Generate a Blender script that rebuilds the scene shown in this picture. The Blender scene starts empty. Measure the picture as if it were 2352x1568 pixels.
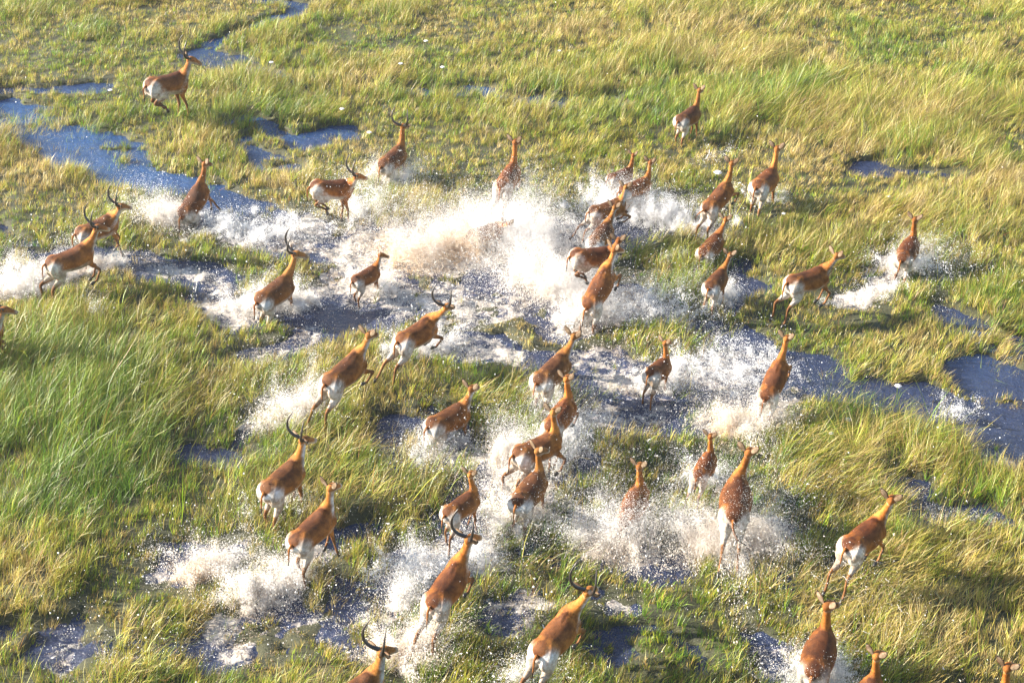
import bpy, math, random
import numpy as np
from mathutils import Vector, Matrix, kdtree

SC = bpy.context.scene
COL = SC.collection
R = math.radians
rng = np.random.default_rng(7)
random.seed(7)

# ------------------------------------------------------------------ camera
FPX, CX, CY = 3720.0, 1176.0, 784.0        # focal length in reference pixels (2352 wide)
PITCH, CAMH = R(32.0), 17.1
cam = bpy.data.cameras.new("camera")
camo = bpy.data.objects.new("camera", cam); COL.objects.link(camo)
cam.sensor_width = 36.0; cam.lens = 36.0 * FPX / 2352.0
cam.clip_start = 0.5; cam.clip_end = 2000
camo.location = (0, 0, CAMH); camo.rotation_euler = (R(90) - PITCH, 0, 0)
SC.camera = camo
SC.render.resolution_x = 1024; SC.render.resolution_y = 682

# ------------------------------------------------------------------ light
SUN_EL, SUN_AZ = R(23), R(174)             # azimuth counter-clockwise from +x: sun to the left, a little beyond
sv = Vector((math.cos(SUN_EL) * math.cos(SUN_AZ), math.cos(SUN_EL) * math.sin(SUN_AZ), math.sin(SUN_EL)))
world = bpy.data.worlds.new("World"); SC.world = world; world.use_nodes = True
nt = world.node_tree; nt.nodes.clear()
sky = nt.nodes.new("ShaderNodeTexSky"); sky.sky_type = 'NISHITA'; sky.sun_disc = False
sky.sun_elevation = SUN_EL; sky.sun_rotation = R(90) - SUN_AZ
bg = nt.nodes.new("ShaderNodeBackground"); bg.inputs['Strength'].default_value = 0.08
wo = nt.nodes.new("ShaderNodeOutputWorld")
nt.links.new(sky.outputs[0], bg.inputs[0]); nt.links.new(bg.outputs[0], wo.inputs[0])
sun = bpy.data.lights.new("sun", 'SUN'); sun.energy = 5.0; sun.angle = R(0.5); sun.color = (1.0, 0.90, 0.76)
suno = bpy.data.objects.new("sun", sun); COL.objects.link(suno)
suno.rotation_euler = sv.to_track_quat('Z', 'Y').to_euler(); suno.location = (-20, 30, 30)
SC.view_settings.view_transform = 'Standard'; SC.view_settings.look = 'None'
SC.view_settings.exposure = 2.12; SC.view_settings.gamma = 1.0
SC.cycles.max_bounces = 12; SC.cycles.diffuse_bounces = 10; SC.cycles.transmission_bounces = 10

# ------------------------------------------------------------------ helpers
SP, CP = math.sin(PITCH), math.cos(PITCH)
def ground(u, v, z=0.0):
    """where the sight line through reference pixel (u, v) meets height z"""
    a = (u - CX) / FPX; b = -(v - CY) / FPX
    dx, dy, dz = a, b * SP + CP, b * CP - SP
    t = (z - CAMH) / dz
    return dx * t, dy * t
def project(p):
    x, y, z = p[0], p[1], p[2] - CAMH
    d = y * CP - z * SP
    return CX + FPX * x / d, CY - FPX * (y * SP + z * CP) / d
def scale_at(v):
    x, y = ground(CX, v); d = y * CP + CAMH * SP
    return FPX / d

_tabs = {}
def vnoise(x, y, seed=0):
    if seed not in _tabs:
        _tabs[seed] = np.random.default_rng(1000 + seed).random((256, 256))
    T = _tabs[seed]
    xi = np.floor(x).astype(int); yi = np.floor(y).astype(int)
    fx = x - xi; fy = y - yi
    fx = fx * fx * (3 - 2 * fx); fy = fy * fy * (3 - 2 * fy)
    a = T[xi & 255, yi & 255]; b = T[(xi + 1) & 255, yi & 255]
    c = T[xi & 255, (yi + 1) & 255]; d = T[(xi + 1) & 255, (yi + 1) & 255]
    return (a * (1 - fx) + b * fx) * (1 - fy) + (c * (1 - fx) + d * fx) * fy
def fbm(x, y, seed=0, oct=4):
    s = 0; a = 0.5; n = 0
    for k in range(oct):
        s = s + a * vnoise(x * 2 ** k + 17.3 * k, y * 2 ** k + 5.1 * k, seed + k); n += a; a *= 0.55
    return s / n
def sstep(a, b, x):
    t = np.clip((x - a) / (b - a), 0, 1); return t * t * (3 - 2 * t)

def set_props(o, label=None, cat=None, group=None, kind=None):
    if label: o['label'] = label
    if cat: o['category'] = cat
    if group: o['group'] = group
    if kind: o['kind'] = kind
    return o

def np_mesh(name, verts, loops, nper, mat, colors=None, smooth=False, mat_idx=None):
    """verts (N,3); loops: flat indices; nper: verts per polygon (array)"""
    me = bpy.data.meshes.new(name)
    me.vertices.add(len(verts)); me.vertices.foreach_set('co', np.asarray(verts, np.float32).ravel())
    me.loops.add(len(loops)); me.loops.foreach_set('vertex_index', np.asarray(loops, np.int32))
    me.polygons.add(len(nper))
    st = np.concatenate([[0], np.cumsum(nper)[:-1]]).astype(np.int32)
    me.polygons.foreach_set('loop_start', st)
    if smooth: me.polygons.foreach_set('use_smooth', np.ones(len(nper), bool))
    if colors is not None:
        at = me.color_attributes.new('col', 'FLOAT_COLOR', 'POINT')
        c = np.ones((len(verts), 4), np.float32); c[:, :colors.shape[1]] = colors
        at.data.foreach_set('color', c.ravel())
    me.update(calc_edges=True); me.validate()
    if mat: me.materials.append(mat)
    return me
def link(name, me, parent=None):
    o = bpy.data.objects.new(name, me); COL.objects.link(o)
    if parent: o.parent = parent
    return o

# ------------------------------------------------------------------ materials
def new_mat(name):
    m = bpy.data.materials.new(name); m.use_nodes = True
    n = m.node_tree; n.nodes.clear()
    out = n.nodes.new('ShaderNodeOutputMaterial')
    return m, n, out
def node(n, t, **kw):
    x = n.nodes.new(t)
    for k, v in kw.items():
        if k in x.inputs: x.inputs[k].default_value = v
        else: setattr(x, k, v)
    return x

def mat_grass():
    m, n, out = new_mat('grass_blades')
    at = node(n, 'ShaderNodeAttribute', attribute_name='col')
    p = node(n, 'ShaderNodeBsdfPrincipled', Roughness=0.42); p.inputs['Specular IOR Level'].default_value = 0.5
    tr = node(n, 'ShaderNodeBsdfTranslucent')
    mx = node(n, 'ShaderNodeMixShader'); mx.inputs[0].default_value = 0.35
    n.links.new(at.outputs['Color'], p.inputs['Base Color']); n.links.new(at.outputs['Color'], tr.inputs['Color'])
    n.links.new(p.outputs[0], mx.inputs[1]); n.links.new(tr.outputs[0], mx.inputs[2]); n.links.new(mx.outputs[0], out.inputs[0])
    return m
def mat_soil():
    m, n, out = new_mat('marsh_soil')
    tc = node(n, 'ShaderNodeTexCoord')
    n1 = node(n, 'ShaderNodeTexNoise', Scale=3.0, Detail=8.0, Roughness=0.7)
    n2 = node(n, 'ShaderNodeTexNoise', Scale=30.0, Detail=6.0, Roughness=0.7)
    r = node(n, 'ShaderNodeValToRGB')
    r.color_ramp.elements[0].position = 0.35; r.color_ramp.elements[0].color = (0.018, 0.018, 0.008, 1)
    r.color_ramp.elements[1].position = 0.68; r.color_ramp.elements[1].color = (0.085, 0.07, 0.03, 1)
    e = r.color_ramp.elements.new(0.5); e.color = (0.038, 0.042, 0.013, 1)
    mixn = node(n, 'ShaderNodeMath', operation='ADD')
    h = node(n, 'ShaderNodeMath', operation='MULTIPLY'); h.inputs[1].default_value = 0.5
    n.links.new(tc.outputs['Object'], n1.inputs['Vector']); n.links.new(tc.outputs['Object'], n2.inputs['Vector'])
    n.links.new(n1.outputs[0], mixn.inputs[0]); n.links.new(n2.outputs[0], mixn.inputs[1])
    n.links.new(mixn.outputs[0], h.inputs[0]); n.links.new(h.outputs[0], r.inputs[0])
    b = node(n, 'ShaderNodeBump', Strength=0.8, Distance=0.05)
    n.links.new(n2.outputs[0], b.inputs['Height'])
    p = node(n, 'ShaderNodeBsdfPrincipled', Roughness=0.75)
    n.links.new(r.outputs[0], p.inputs['Base Color']); n.links.new(b.outputs[0], p.inputs['Normal'])
    n.links.new(p.outputs[0], out.inputs[0])
    return m
def mat_water():
    m, n, out = new_mat('marsh_water')
    tc = node(n, 'ShaderNodeTexCoord')
    at = node(n, 'ShaderNodeAttribute', attribute_name='col')      # R = foam amount, G = churn, dulling the painted sky blue
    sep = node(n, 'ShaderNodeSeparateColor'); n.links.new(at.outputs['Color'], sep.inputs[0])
    n1 = node(n, 'ShaderNodeTexNoise', Scale=5.0, Detail=9.0, Roughness=0.72, Distortion=0.6)
    n2 = node(n, 'ShaderNodeTexNoise', Scale=22.0, Detail=6.0, Roughness=0.7)
    n3 = node(n, 'ShaderNodeTexNoise', Scale=7.0, Detail=5.0, Roughness=0.6)
    for q in (n1, n2, n3): n.links.new(tc.outputs['Object'], q.inputs['Vector'])
    b1 = node(n, 'ShaderNodeBump', Strength=1.0, Distance=0.06); n.links.new(n3.outputs[0], b1.inputs['Height'])
    b2 = node(n, 'ShaderNodeBump', Strength=1.0, Distance=0.03)
    n.links.new(n2.outputs[0], b2.inputs['Height']); n.links.new(b1.outputs[0], b2.inputs['Normal'])
    w = node(n, 'ShaderNodeBsdfPrincipled', Roughness=0.12, IOR=1.45)
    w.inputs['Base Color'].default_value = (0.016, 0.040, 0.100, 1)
    n.links.new(b2.outputs[0], w.inputs['Normal'])
    sky_silt = node(n, 'ShaderNodeMix', data_type='RGBA'); sky_silt.inputs[6].default_value = (0.016, 0.060, 0.17, 1); sky_silt.inputs[7].default_value = (0.020, 0.030, 0.070, 1)  # bright blue carries the sky's reflection in the base colour; navy where silty
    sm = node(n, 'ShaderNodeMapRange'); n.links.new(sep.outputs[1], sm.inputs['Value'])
    n.links.new(sm.outputs[0], sky_silt.inputs[0]); n.links.new(sky_silt.outputs[2], w.inputs['Base Color'])
    fo = node(n, 'ShaderNodeBsdfPrincipled', Roughness=0.6)
    ftint = node(n, 'ShaderNodeMix', data_type='RGBA')
    ftint.inputs[6].default_value = (0.62, 0.60, 0.57, 1); ftint.inputs[7].default_value = (0.30, 0.22, 0.14, 1)
    n.links.new(n3.outputs[0], ftint.inputs[0]); n.links.new(ftint.outputs[2], fo.inputs['Base Color'])
    n.links.new(b2.outputs[0], fo.inputs['Normal'])
    ad = node(n, 'ShaderNodeMath', operation='ADD'); n.links.new(sep.outputs[0], ad.inputs[0])
    n.links.new(n1.outputs[0], ad.inputs[1])
    mr = node(n, 'ShaderNodeMapRange'); mr.inputs['From Min'].default_value = 0.98; mr.inputs['From Max'].default_value = 1.12
    n.links.new(ad.outputs[0], mr.inputs['Value'])
    mx = node(n, 'ShaderNodeMixShader'); n.links.new(mr.outputs[0], mx.inputs[0])
    n.links.new(w.outputs[0], mx.inputs[1]); n.links.new(fo.outputs[0], mx.inputs[2]); n.links.new(mx.outputs[0], out.inputs[0])
    return m
def mat_spray():
    m, n, out = new_mat('water_spray')
    at = node(n, 'ShaderNodeAttribute', attribute_name='col')
    d = node(n, 'ShaderNodeBsdfPrincipled', Roughness=0.3); d.inputs['Specular IOR Level'].default_value = 0.6
    tr = node(n, 'ShaderNodeBsdfTranslucent')
    mx = node(n, 'ShaderNodeMixShader'); mx.inputs[0].default_value = 0.5
    n.links.new(at.outputs['Color'], d.inputs['Base Color']); n.links.new(at.outputs['Color'], tr.inputs['Color'])
    n.links.new(d.outputs[0], mx.inputs[1]); n.links.new(tr.outputs[0], mx.inputs[2]); n.links.new(mx.outputs[0], out.inputs[0])
    return m
def mat_fur():
    m, n, out = new_mat('antelope_fur')
    at = node(n, 'ShaderNodeAttribute', attribute_name='col')
    tc = node(n, 'ShaderNodeTexCoord')
    nz = node(n, 'ShaderNodeTexNoise', Scale=14.0, Detail=6.0, Roughness=0.7)
    n.links.new(tc.outputs['Object'], nz.inputs['Vector'])
    hv = node(n, 'ShaderNodeHueSaturation')
    mr = node(n, 'ShaderNodeMapRange'); mr.inputs['From Min'].default_value = 0.3; mr.inputs['From Max'].default_value = 0.7; mr.inputs['To Min'].default_value = 0.6; mr.inputs['To Max'].default_value = 1.3
    n.links.new(nz.outputs[0], mr.inputs['Value']); n.links.new(mr.outputs[0], hv.inputs['Value'])
    oi = node(n, 'ShaderNodeObjectInfo'); va = node(n, 'ShaderNodeVectorMath', operation='ADD')
    n.links.new(tc.outputs['Object'], va.inputs[0]); n.links.new(oi.outputs['Location'], va.inputs[1])
    nw = node(n, 'ShaderNodeTexNoise', Scale=5.0, Detail=7.0, Roughness=0.65, Distortion=0.4); n.links.new(va.outputs[0], nw.inputs['Vector'])
    wr = node(n, 'ShaderNodeMapRange'); wr.inputs['From Min'].default_value = 0.40; wr.inputs['From Max'].default_value = 0.58
    n.links.new(nw.outputs[0], wr.inputs['Value'])
    wm = node(n, 'ShaderNodeMix', data_type='RGBA', blend_type='MULTIPLY'); wm.inputs[0].default_value = 1.0
    wc = node(n, 'ShaderNodeMix', data_type='RGBA'); wc.inputs[6].default_value = (0.58, 0.50, 0.42, 1); wc.inputs[7].default_value = (1.08, 1.08, 1.08, 1)
    n.links.new(wr.outputs[0], wc.inputs[0]); n.links.new(at.outputs['Color'], wm.inputs[6]); n.links.new(wc.outputs[2], wm.inputs[7])
    n.links.new(wm.outputs[2], hv.inputs['Color'])
    nf = node(n, 'ShaderNodeTexNoise', Scale=120.0, Detail=3.0); n.links.new(tc.outputs['Object'], nf.inputs['Vector'])
    b = node(n, 'ShaderNodeBump', Strength=0.6, Distance=0.02); n.links.new(nf.outputs[0], b.inputs['Height'])
    p = node(n, 'ShaderNodeBsdfPrincipled', Roughness=0.62); p.inputs['Specular IOR Level'].default_value = 0.18
    n.links.new(hv.outputs[0], p.inputs['Base Color']); n.links.new(b.outputs[0], p.inputs['Normal'])
    n.links.new(p.outputs[0], out.inputs[0])
    return m
def mat_plain(name, col, rough=0.5, bump=0.0):
    m, n, out = new_mat(name)
    tc = node(n, 'ShaderNodeTexCoord'); nz = node(n, 'ShaderNodeTexNoise', Scale=40.0, Detail=4.0)
    n.links.new(tc.outputs['Object'], nz.inputs['Vector'])
    mx = node(n, 'ShaderNodeMix', data_type='RGBA')
    mx.inputs[6].default_value = tuple(c * 0.8 for c in col) + (1,); mx.inputs[7].default_value = tuple(min(1, c * 1.2) for c in col) + (1,)
    n.links.new(nz.outputs[0], mx.inputs[0])
    p = node(n, 'ShaderNodeBsdfPrincipled', Roughness=rough); n.links.new(mx.outputs[2], p.inputs['Base Color'])
    n.links.new(p.outputs[0], out.inputs[0])
    return m
M_GRASS, M_SOIL, M_WATER, M_SPRAY, M_FUR = mat_grass(), mat_soil(), mat_water(), mat_spray(), mat_fur()
M_HORN = mat_plain('dark_horn', (0.025, 0.02, 0.018), 0.35)
M_HOOF = mat_plain('black_hoof', (0.015, 0.013, 0.012), 0.4)
M_EYE = mat_plain('dark_eye', (0.01, 0.008, 0.006), 0.1)
M_PETAL = mat_plain('lily_petal', (0.8, 0.78, 0.8), 0.5)
M_STAMEN = mat_plain('lily_centre', (0.7, 0.5, 0.05), 0.6)

# ------------------------------------------------------------------ land cover, laid out on the ground
GX0, GX1, GY0, GY1, GS = -24.0, 24.0, 10.0, 60.0, 0.1
gx = np.arange(GX0, GX1 + 1e-6, GS); gy = np.arange(GY0, GY1 + 1e-6, GS)
GX, GY = np.meshgrid(gx, gy, indexing='ij')
warpx = (fbm(GX * 0.9, GY * 0.9, 11) - 0.5) * 1.6; warpy = (fbm(GX * 0.9, GY * 0.9, 21) - 0.5) * 1.6
WX, WY = GX + warpx, GY + warpy
def lines(spec):
    """soft bands along reference lines: (half width in metres across, strength, points)"""
    F = np.zeros_like(GX)
    for w, a, pts in spec:
        P = [ground(*p) for p in pts]
        if len(P) == 1: P = P * 2
        d = np.full_like(GX, 1e9)
        for (x0, y0), (x1, y1) in zip(P[:-1], P[1:]):
            vx, vy = x1 - x0, y1 - y0; L = vx * vx + vy * vy + 1e-9
            t = np.clip(((WX - x0) * vx + (WY - y0) * vy) / L, 0, 1)
            d = np.minimum(d, np.hypot(WX - x0 - t * vx, WY - y0 - t * vy))
        F = np.maximum(F, a * (1 - sstep(w * 0.45, w * 1.45, d)))
    return F
def blobs(spec):
    """(u, v, ru, rv, amount): soft ellipses"""
    F = np.zeros_like(GX)
    for u, v, ru, rv, a in spec:
        x, y = ground(u, v); s = scale_at(v)
        e = ((WX - x) / (ru / s)) ** 2 + ((WY - y) / (rv / s / 0.53)) ** 2
        F += a * np.exp(-e)
    return F
WATER = [
 (0.35, 1.0, [(600, -10), (690, 10), (690, 40), (600, 62), (500, 98)]), (0.5, .85, [(500, 98), (460, 125), (540, 155), (640, 185)]),
 (1.0, .95, [(-20, 270), (60, 300), (150, 318), (215, 350)]), (.8, .92, [(215, 350), (290, 385), (390, 420), (490, 440)]),
 (0.8, .9, [(380, 425), (500, 440), (540, 480), (600, 530), (720, 570)]),
 (0.4, .8, [(-10, 208), (120, 212), (260, 212)]), (0.55, .92, [(560, 282), (620, 300), (700, 322), (820, 322)]),
 (0.45, .75, [(850, 205), (1000, 208), (1100, 212), (1200, 238), (1300, 245), (1400, 240)]), (0.45, .75, [(560, 330), (640, 390), (700, 395)]),
 (0.8, .95, [(120, 580), (300, 590), (430, 630), (520, 690), (700, 725), (860, 745)]),
 (0.5, .9, [(560, 830), (640, 800), (800, 770)]), (0.6, .9, [(1000, 790), (1150, 800), (1240, 850)]),
 (1.3, .9, [(900, 560), (1100, 560), (1300, 560), (1450, 520)]), (0.9, .85, [(820, 690), (1000, 690), (1150, 640), (1300, 740)]),
 (0.7, .85, [(1500, 500), (1620, 520)]), (0.4, .85, [(1690, 610), (1720, 660), (1660, 700)]),
 (0.7, .95, [(1430, 690), (1560, 740), (1700, 790), (1800, 850)]), (1.0, .98, [(1800, 850), (1950, 890), (2080, 930), (2220, 965), (2370, 985)]),
 (.7, .8, [(2190, 740), (2290, 790), (2370, 790)]), (0.6, 1.0, [(2220, 850), (2330, 880)]),
 (1.2, .95, [(1330, 870), (1480, 900), (1600, 880), (1750, 850)]), (0.5, .9, [(1340, 960), (1500, 960), (1650, 970)]),
 (0.55, 1.0, [(2050, 1140), (2160, 1165), (2270, 1185)]), (0.35, .9, [(2240, 1035), (2370, 1050)]), (0.3, .9, [(2010, 1100), (2060, 1150)]),
 (0.9, .85, [(900, 1010), (1050, 1080), (1200, 1110), (1330, 1060)]), (0.9, .85, [(1100, 1180), (1050, 1270), (900, 1330), (850, 1400)]),
 (0.5, .9, [(1250, 1290), (1420, 1310), (1600, 1320), (1760, 1330)]), (0.6, .75, [(1100, 1400), (1250, 1380), (1400, 1400)]),
 (0.7, .8, [(-20, 1500), (200, 1490), (420, 1500), (600, 1440), (800, 1500), (980, 1540)]), (0.5, .75, [(430, 1250), (560, 1320), (640, 1400)]),
 (0.5, .8, [(760, 1200), (840, 1240)]), (0.35, .8, [(440, 1040), (540, 1050), (620, 980)]), (0.35, .75, [(1230, 1520), (1500, 1480), (1620, 1540)]),
 (0.2, .8, [(2260, 308), (2370, 332)]), (0.2, .75, [(1700, -5), (1930, 10)]), (0.25, .75, [(1950, 390), (2180, 400)]), (0.3, .7, [(0, 520), (90, 540)]),
 (0.5, .8, [(1560, 1270), (1850, 1240)]), (.4, .75, [(950, 950), (1010, 1010)]), (.45, .8, [(1750, 1430), (1800, 1560)]),
]
WATER = [(w * (.85 if p[0][1] > 1000 else 1), a * (.86 if p[0][1] > 1180 else .97 if p[0][1] > 1000 else 1), p) for w, a, p in WATER]
wet = lines(WATER)
wet = wet + ((fbm(GX * 1.3, GY * 1.3, 31) - 0.5) * 0.6 + (fbm(GX * 3.2, GY * 3.8, 35) - 0.5) * .75) * (0.25 + wet)
lown = fbm(GX * 0.35, GY * 0.35, 41)
wet = np.maximum(wet, 0.45 * sstep(0.60, 0.72, lown + 0.12 * (fbm(GX * 2, GY * 2, 45) - 0.5)))
FOAM = [
 (0.7, 1.0, [(20, 660), (100, 640), (240, 610)]), (0.5, .9, [(240, 600), (330, 590), (430, 640), (500, 660)]),
 (0.8, .9, [(400, 510), (560, 530), (700, 550)]), (0.7, 1, [(480, 710), (620, 710), (720, 690)]), (0.6, .8, [(560, 820), (700, 790)]),
 (1.6, 1.1, [(900, 570), (1050, 560), (1200, 540), (1300, 600)]), (1.0, 1.0, [(1250, 640), (1340, 730), (1400, 700)]), (0.9, 1.0, [(820, 640), (860, 690), (1000, 690), (1100, 720)]),
 (0.9, .9, [(1430, 470), (1560, 500), (1620, 520)]), (.5, .8, [(1480, 720), (1600, 740)]), (0.9, .9, [(1380, 850), (1500, 850), (1620, 850), (1760, 860)]),
 (.5, .8, [(1350, 940), (1500, 930)]), (.5, 1, [(620, 960), (700, 930)]), (.6, .95, [(1000, 780), (1100, 790), (1160, 820)]),
 (.4, .8, [(1600, 660), (1680, 680)]), (.6, .9, [(1960, 680), (2060, 600), (2150, 640)]), (.6, .9, [(1650, 950), (1800, 930)]),
 (.4, .75, [(2080, 1150), (2160, 1160), (2240, 1190)]), (.3, .7, [(2240, 1040), (2370, 1055)]), (.7, .9, [(1040, 1050), (1160, 1080), (1240, 1180)]),
 (.7, .9, [(930, 1280), (1050, 1260), (1150, 1330)]), (.5, .85, [(430, 1300), (560, 1250), (620, 1370)]), (.6, .9, [(760, 1270), (620, 1370), (500, 1460)]),
 (.4, .8, [(1100, 1410), (1200, 1400), (1390, 1390)]), (.7, .9, [(1350, 1250), (1450, 1230)]), (.7, .9, [(1560, 1230), (1680, 1290), (1760, 1230)]),
 (.5, .7, [(150, 1520), (400, 1510), (600, 1460), (800, 1480)]), (.5, .85, [(880, 1400), (960, 1460), (900, 1540)]), (.4, .7, [(860, 1070), (960, 1040)]), (.4, .8, [(1750, 1510), (1900, 1560)]),
]
foam = lines(FOAM) * (0.6 + 0.8 * fbm(GX * 2.2, GY * 2.2, 51))
foam = np.maximum(foam, blobs([(1050, 1180, 480, 230, .45), (350, 1480, 420, 90, .45), (1350, 880, 330, 130, .4), (650, 1330, 250, 110, .4), (1550, 1330, 300, 60, .35), (300, 620, 330, 60, .4), (1500, 600, 300, 120, .3)])
                  * sstep(.42, .62, fbm(GX * 2.6, GY * 3.2, 57)))
wet = np.maximum(wet, np.minimum(foam, 1) * 0.62)
height = 0.14 + 0.32 * sstep(0.35, 0.75, fbm(GX * 0.55, GY * 0.55, 61)) + 0.12 * (fbm(GX * 1.7, GY * 1.7, 65) - 0.5)
height -= .16 * np.clip(foam, 0, 1)
height += blobs([(150, 850, 420, 150, .22), (250, 1060, 300, 120, .15), (1900, 230, 500, 110, .2), (1700, 240, 200, 60, .15), (1480, 1000, 130, 70, .18),
                 (1960, 1330, 160, 60, .22), (900, 880, 130, 60, .12), (1250, 1250, 160, 80, .15), (930, 1150, 140, 70, .15), (400, 740, 200, 60, .12), (1300, 150, 300, 60, .08),
                 (600, 100, 350, 60, -.05), (1990, 1050, 150, 50, .15), (2150, 1420, 250, 120, .12), (300, 450, 250, 80, -.06)])
straw = 0.46 + 0.9 * (fbm(GX * 0.5, GY * 0.5, 71) - 0.5) + 0.5 * (fbm(GX * 2.5, GY * 2.5, 75) - 0.5)
straw += blobs([(2050, 430, 380, 160, .28), (1500, 60, 900, 90, .1), (2000, 1110, 130, 60, .45), (150, 880, 380, 200, -.35), (250, 1120, 260, 120, -.2), (1200, 800, 70, 50, .4),
                (1750, 1400, 200, 100, .2), (2250, 1500, 200, 80, .25), (1480, 1010, 160, 80, -.15), (1300, 1270, 180, 80, -.35), (1440, 1460, 300, 70, -.25), (1000, 170, 300, 50, .08),
                (1600, 260, 220, 70, -.25), (80, 380, 120, 60, .2), (300, 1480, 300, 80, .15), (700, 1480, 300, 60, .2), (1150, 350, 300, 60, .15), (350, 250, 250, 40, -.2)])

def samp(A, x, y):
    fx = np.clip((x - GX0) / GS, 0, A.shape[0] - 1.001); fy = np.clip((y - GY0) / GS, 0, A.shape[1] - 1.001)
    i = fx.astype(int); j = fy.astype(int); a = fx - i; b = fy - j
    return (A[i, j] * (1 - a) + A[i + 1, j] * a) * (1 - b) + (A[i, j + 1] * (1 - a) + A[i + 1, j + 1] * a) * b
def terrain(x, y):
    w = samp(wet, x, y)
    return 0.10 - 0.30 * sstep(0.35, 1.0, w) + 0.16 * (fbm(x * 0.8, y * 0.8, 81) - 0.5) + 0.05 * (fbm(x * 4, y * 4, 85) - 0.5) + 0.12*(samp(height, x, y)-.3)

def axis(a, b, s, far, grow=1.35):
    c = list(np.arange(a, b + 1e-6, s)); st = s; hi = []; x = b
    while x < far[1]: st *= grow; x += st; hi.append(x)
    lo = []; st = s; x = a
    while x > far[0]: st *= grow; x -= st; lo.append(x)
    return np.array(lo[::-1] + c + hi)
def grid_mesh(name, X, Y, zf, mat, colf=None):
    XX, YY = np.meshgrid(X, Y, indexing='ij')
    Z = zf(XX.ravel(), YY.ravel())
    V = np.stack([XX.ravel(), YY.ravel(), Z], 1)
    nx, ny = len(X), len(Y)
    i, j = np.meshgrid(np.arange(nx - 1), np.arange(ny - 1), indexing='ij')
    a = (i * ny + j).ravel()
    F = np.stack([a, a + ny, a + ny + 1, a + 1], 1)
    c = colf(XX.ravel(), YY.ravel()) if colf else None
    return np_mesh(name, V, F.ravel(), np.full(len(F), 4), mat, c, smooth=True)
o = link('ground', grid_mesh('ground', axis(-20, 20, .12, (-400, 400)), axis(13, 52, .12, (-200, 900)), terrain, M_SOIL)); set_props(o, kind='structure')
# murk stirred up by the herd; spots left out keep the painted sky-reflection blue
SKY_MURK = 1 - np.clip(blobs([(60, 290, 330, 110, 1.1), (400, 400, 260, 60, .9), (650, 290, 330, 60, .8), (600, 60, 300, 90, .9), (1100, 210, 500, 60, .8), (2250, 330, 200, 50, .6), (2250, 800, 160, 60, .35), (560, 500, 150, 50, .5)]), 0, 1)
def wz(x, y):
    c = np.clip(samp(foam, x, y), 0, 1.2)
    r = 1 - np.abs(2 * fbm(x * 1.6 + 3, y * 1.6, 91) - 1)
    return (0.05 * (fbm(x * 3, y * 3.6, 93, 4) - 0.5) + c * (0.16 * (r - 0.75) + 0.09 * (fbm(x * 5, y * 5, 95) - 0.5)))
def wcol(x, y):
    f = samp(foam, x, y)
    return np.stack([np.clip(f, 0, 1) * 0.62, np.clip(f * 2 + samp(SKY_MURK, x, y), 0, 1), f * 0], 1)
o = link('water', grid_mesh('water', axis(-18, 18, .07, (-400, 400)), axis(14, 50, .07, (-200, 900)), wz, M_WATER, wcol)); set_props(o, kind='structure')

# ------------------------------------------------------------------ grass
def in_view(x, y, m):
    # keep what lies within the ground seen by the camera, widened by m metres
    return (y > 17.2 - m * 1.2) & (y < 47.5 + m) & (np.abs(x) < 0.2 * 0 + (y * CP + CAMH * SP) * (CX / FPX) + m)
PAL = np.array([(0.055, 0.155, 0.007), (0.155, 0.26, 0.012), (0.31, 0.30, 0.028), (0.40, 0.29, 0.085), (0.50, 0.39, 0.17), (0.20, 0.095, 0.03)])
def blades(tx, ty, th, ts, taz, tlean, per, spread, wmin, wmax, seed, curl=0.5):
    g = np.random.default_rng(seed)
    N = len(tx); idx = np.repeat(np.arange(N), per); n = len(idx)
    ang = g.random(n) * 2 * np.pi; rr = np.abs(g.normal(0, spread, n))
    x = tx[idx] + rr * np.cos(ang); y = ty[idx] + rr * np.sin(ang)
    h = th[idx] * (0.55 + 0.75 * g.random(n))
    az = taz[idx] + g.normal(0, 0.75, n)
    lean = np.clip(tlean[idx] + g.normal(0, 0.2, n), 0.02, 1.35)
    dx = np.sin(lean) * np.cos(az) + 0.25 * np.cos(ang) * g.random(n); dy = np.sin(lean) * np.sin(az) + 0.25 * np.sin(ang) * g.random(n)
    dz = np.cos(lean)
    l2 = np.clip(lean + curl * g.random(n) * 1.3, 0, 1.7)
    ex = np.sin(l2) * np.cos(az); ey = np.sin(l2) * np.sin(az); ez = np.cos(l2)
    z = terrain(x, y) - 0.02
    w = (wmin + (wmax - wmin) * g.random(n)) * 0.5
    wa = g.random(n) * np.pi * 2; wx = np.cos(wa) * w; wy = np.sin(wa) * w
    B = np.stack([x, y, z], 1); Mid = B + (np.stack([dx, dy, dz], 1) * (h * 0.55)[:, None]); T = Mid + np.stack([ex, ey, ez], 1) * (h * 0.5)[:, None]
    W = np.stack([wx, wy, 0 * wx], 1)
    V = np.stack([B - W, B + W, Mid - W * .8, Mid + W * .8, T], 1).reshape(-1, 3)
    b = np.arange(n)[:, None] * 5
    L = (b + np.array([0, 1, 3, 2, 2, 3, 4])[None, :]).ravel()
    nper = np.tile([4, 3], n)
    s = np.clip(ts[idx] + g.normal(0, 0.17, n), 0, 0.999) * 4
    i = np.minimum(s.astype(int), 3); f = (s - i)[:, None]
    c = PAL[i] * (1 - f) + PAL[i + 1] * f
    br = g.random(n) < 0.06; c[br] = PAL[5]
    tb = np.random.default_rng(seed + 5).lognormal(0, .33, N); c *= ((0.65 + 0.7 * g.random(n)) * tb[idx])[:, None]; c = np.clip(c, 0, .7)
    C = np.repeat(c, 5, 0)
    # blades dry out toward their tips
    tipdry = np.tile(np.array([0.0, 0.0, 0.1, 0.1, 0.35]), n)[:, None] * 0.8
    C = C * (1 - tipdry) + PAL[3] * tipdry
    return V, L, nper, C
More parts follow.
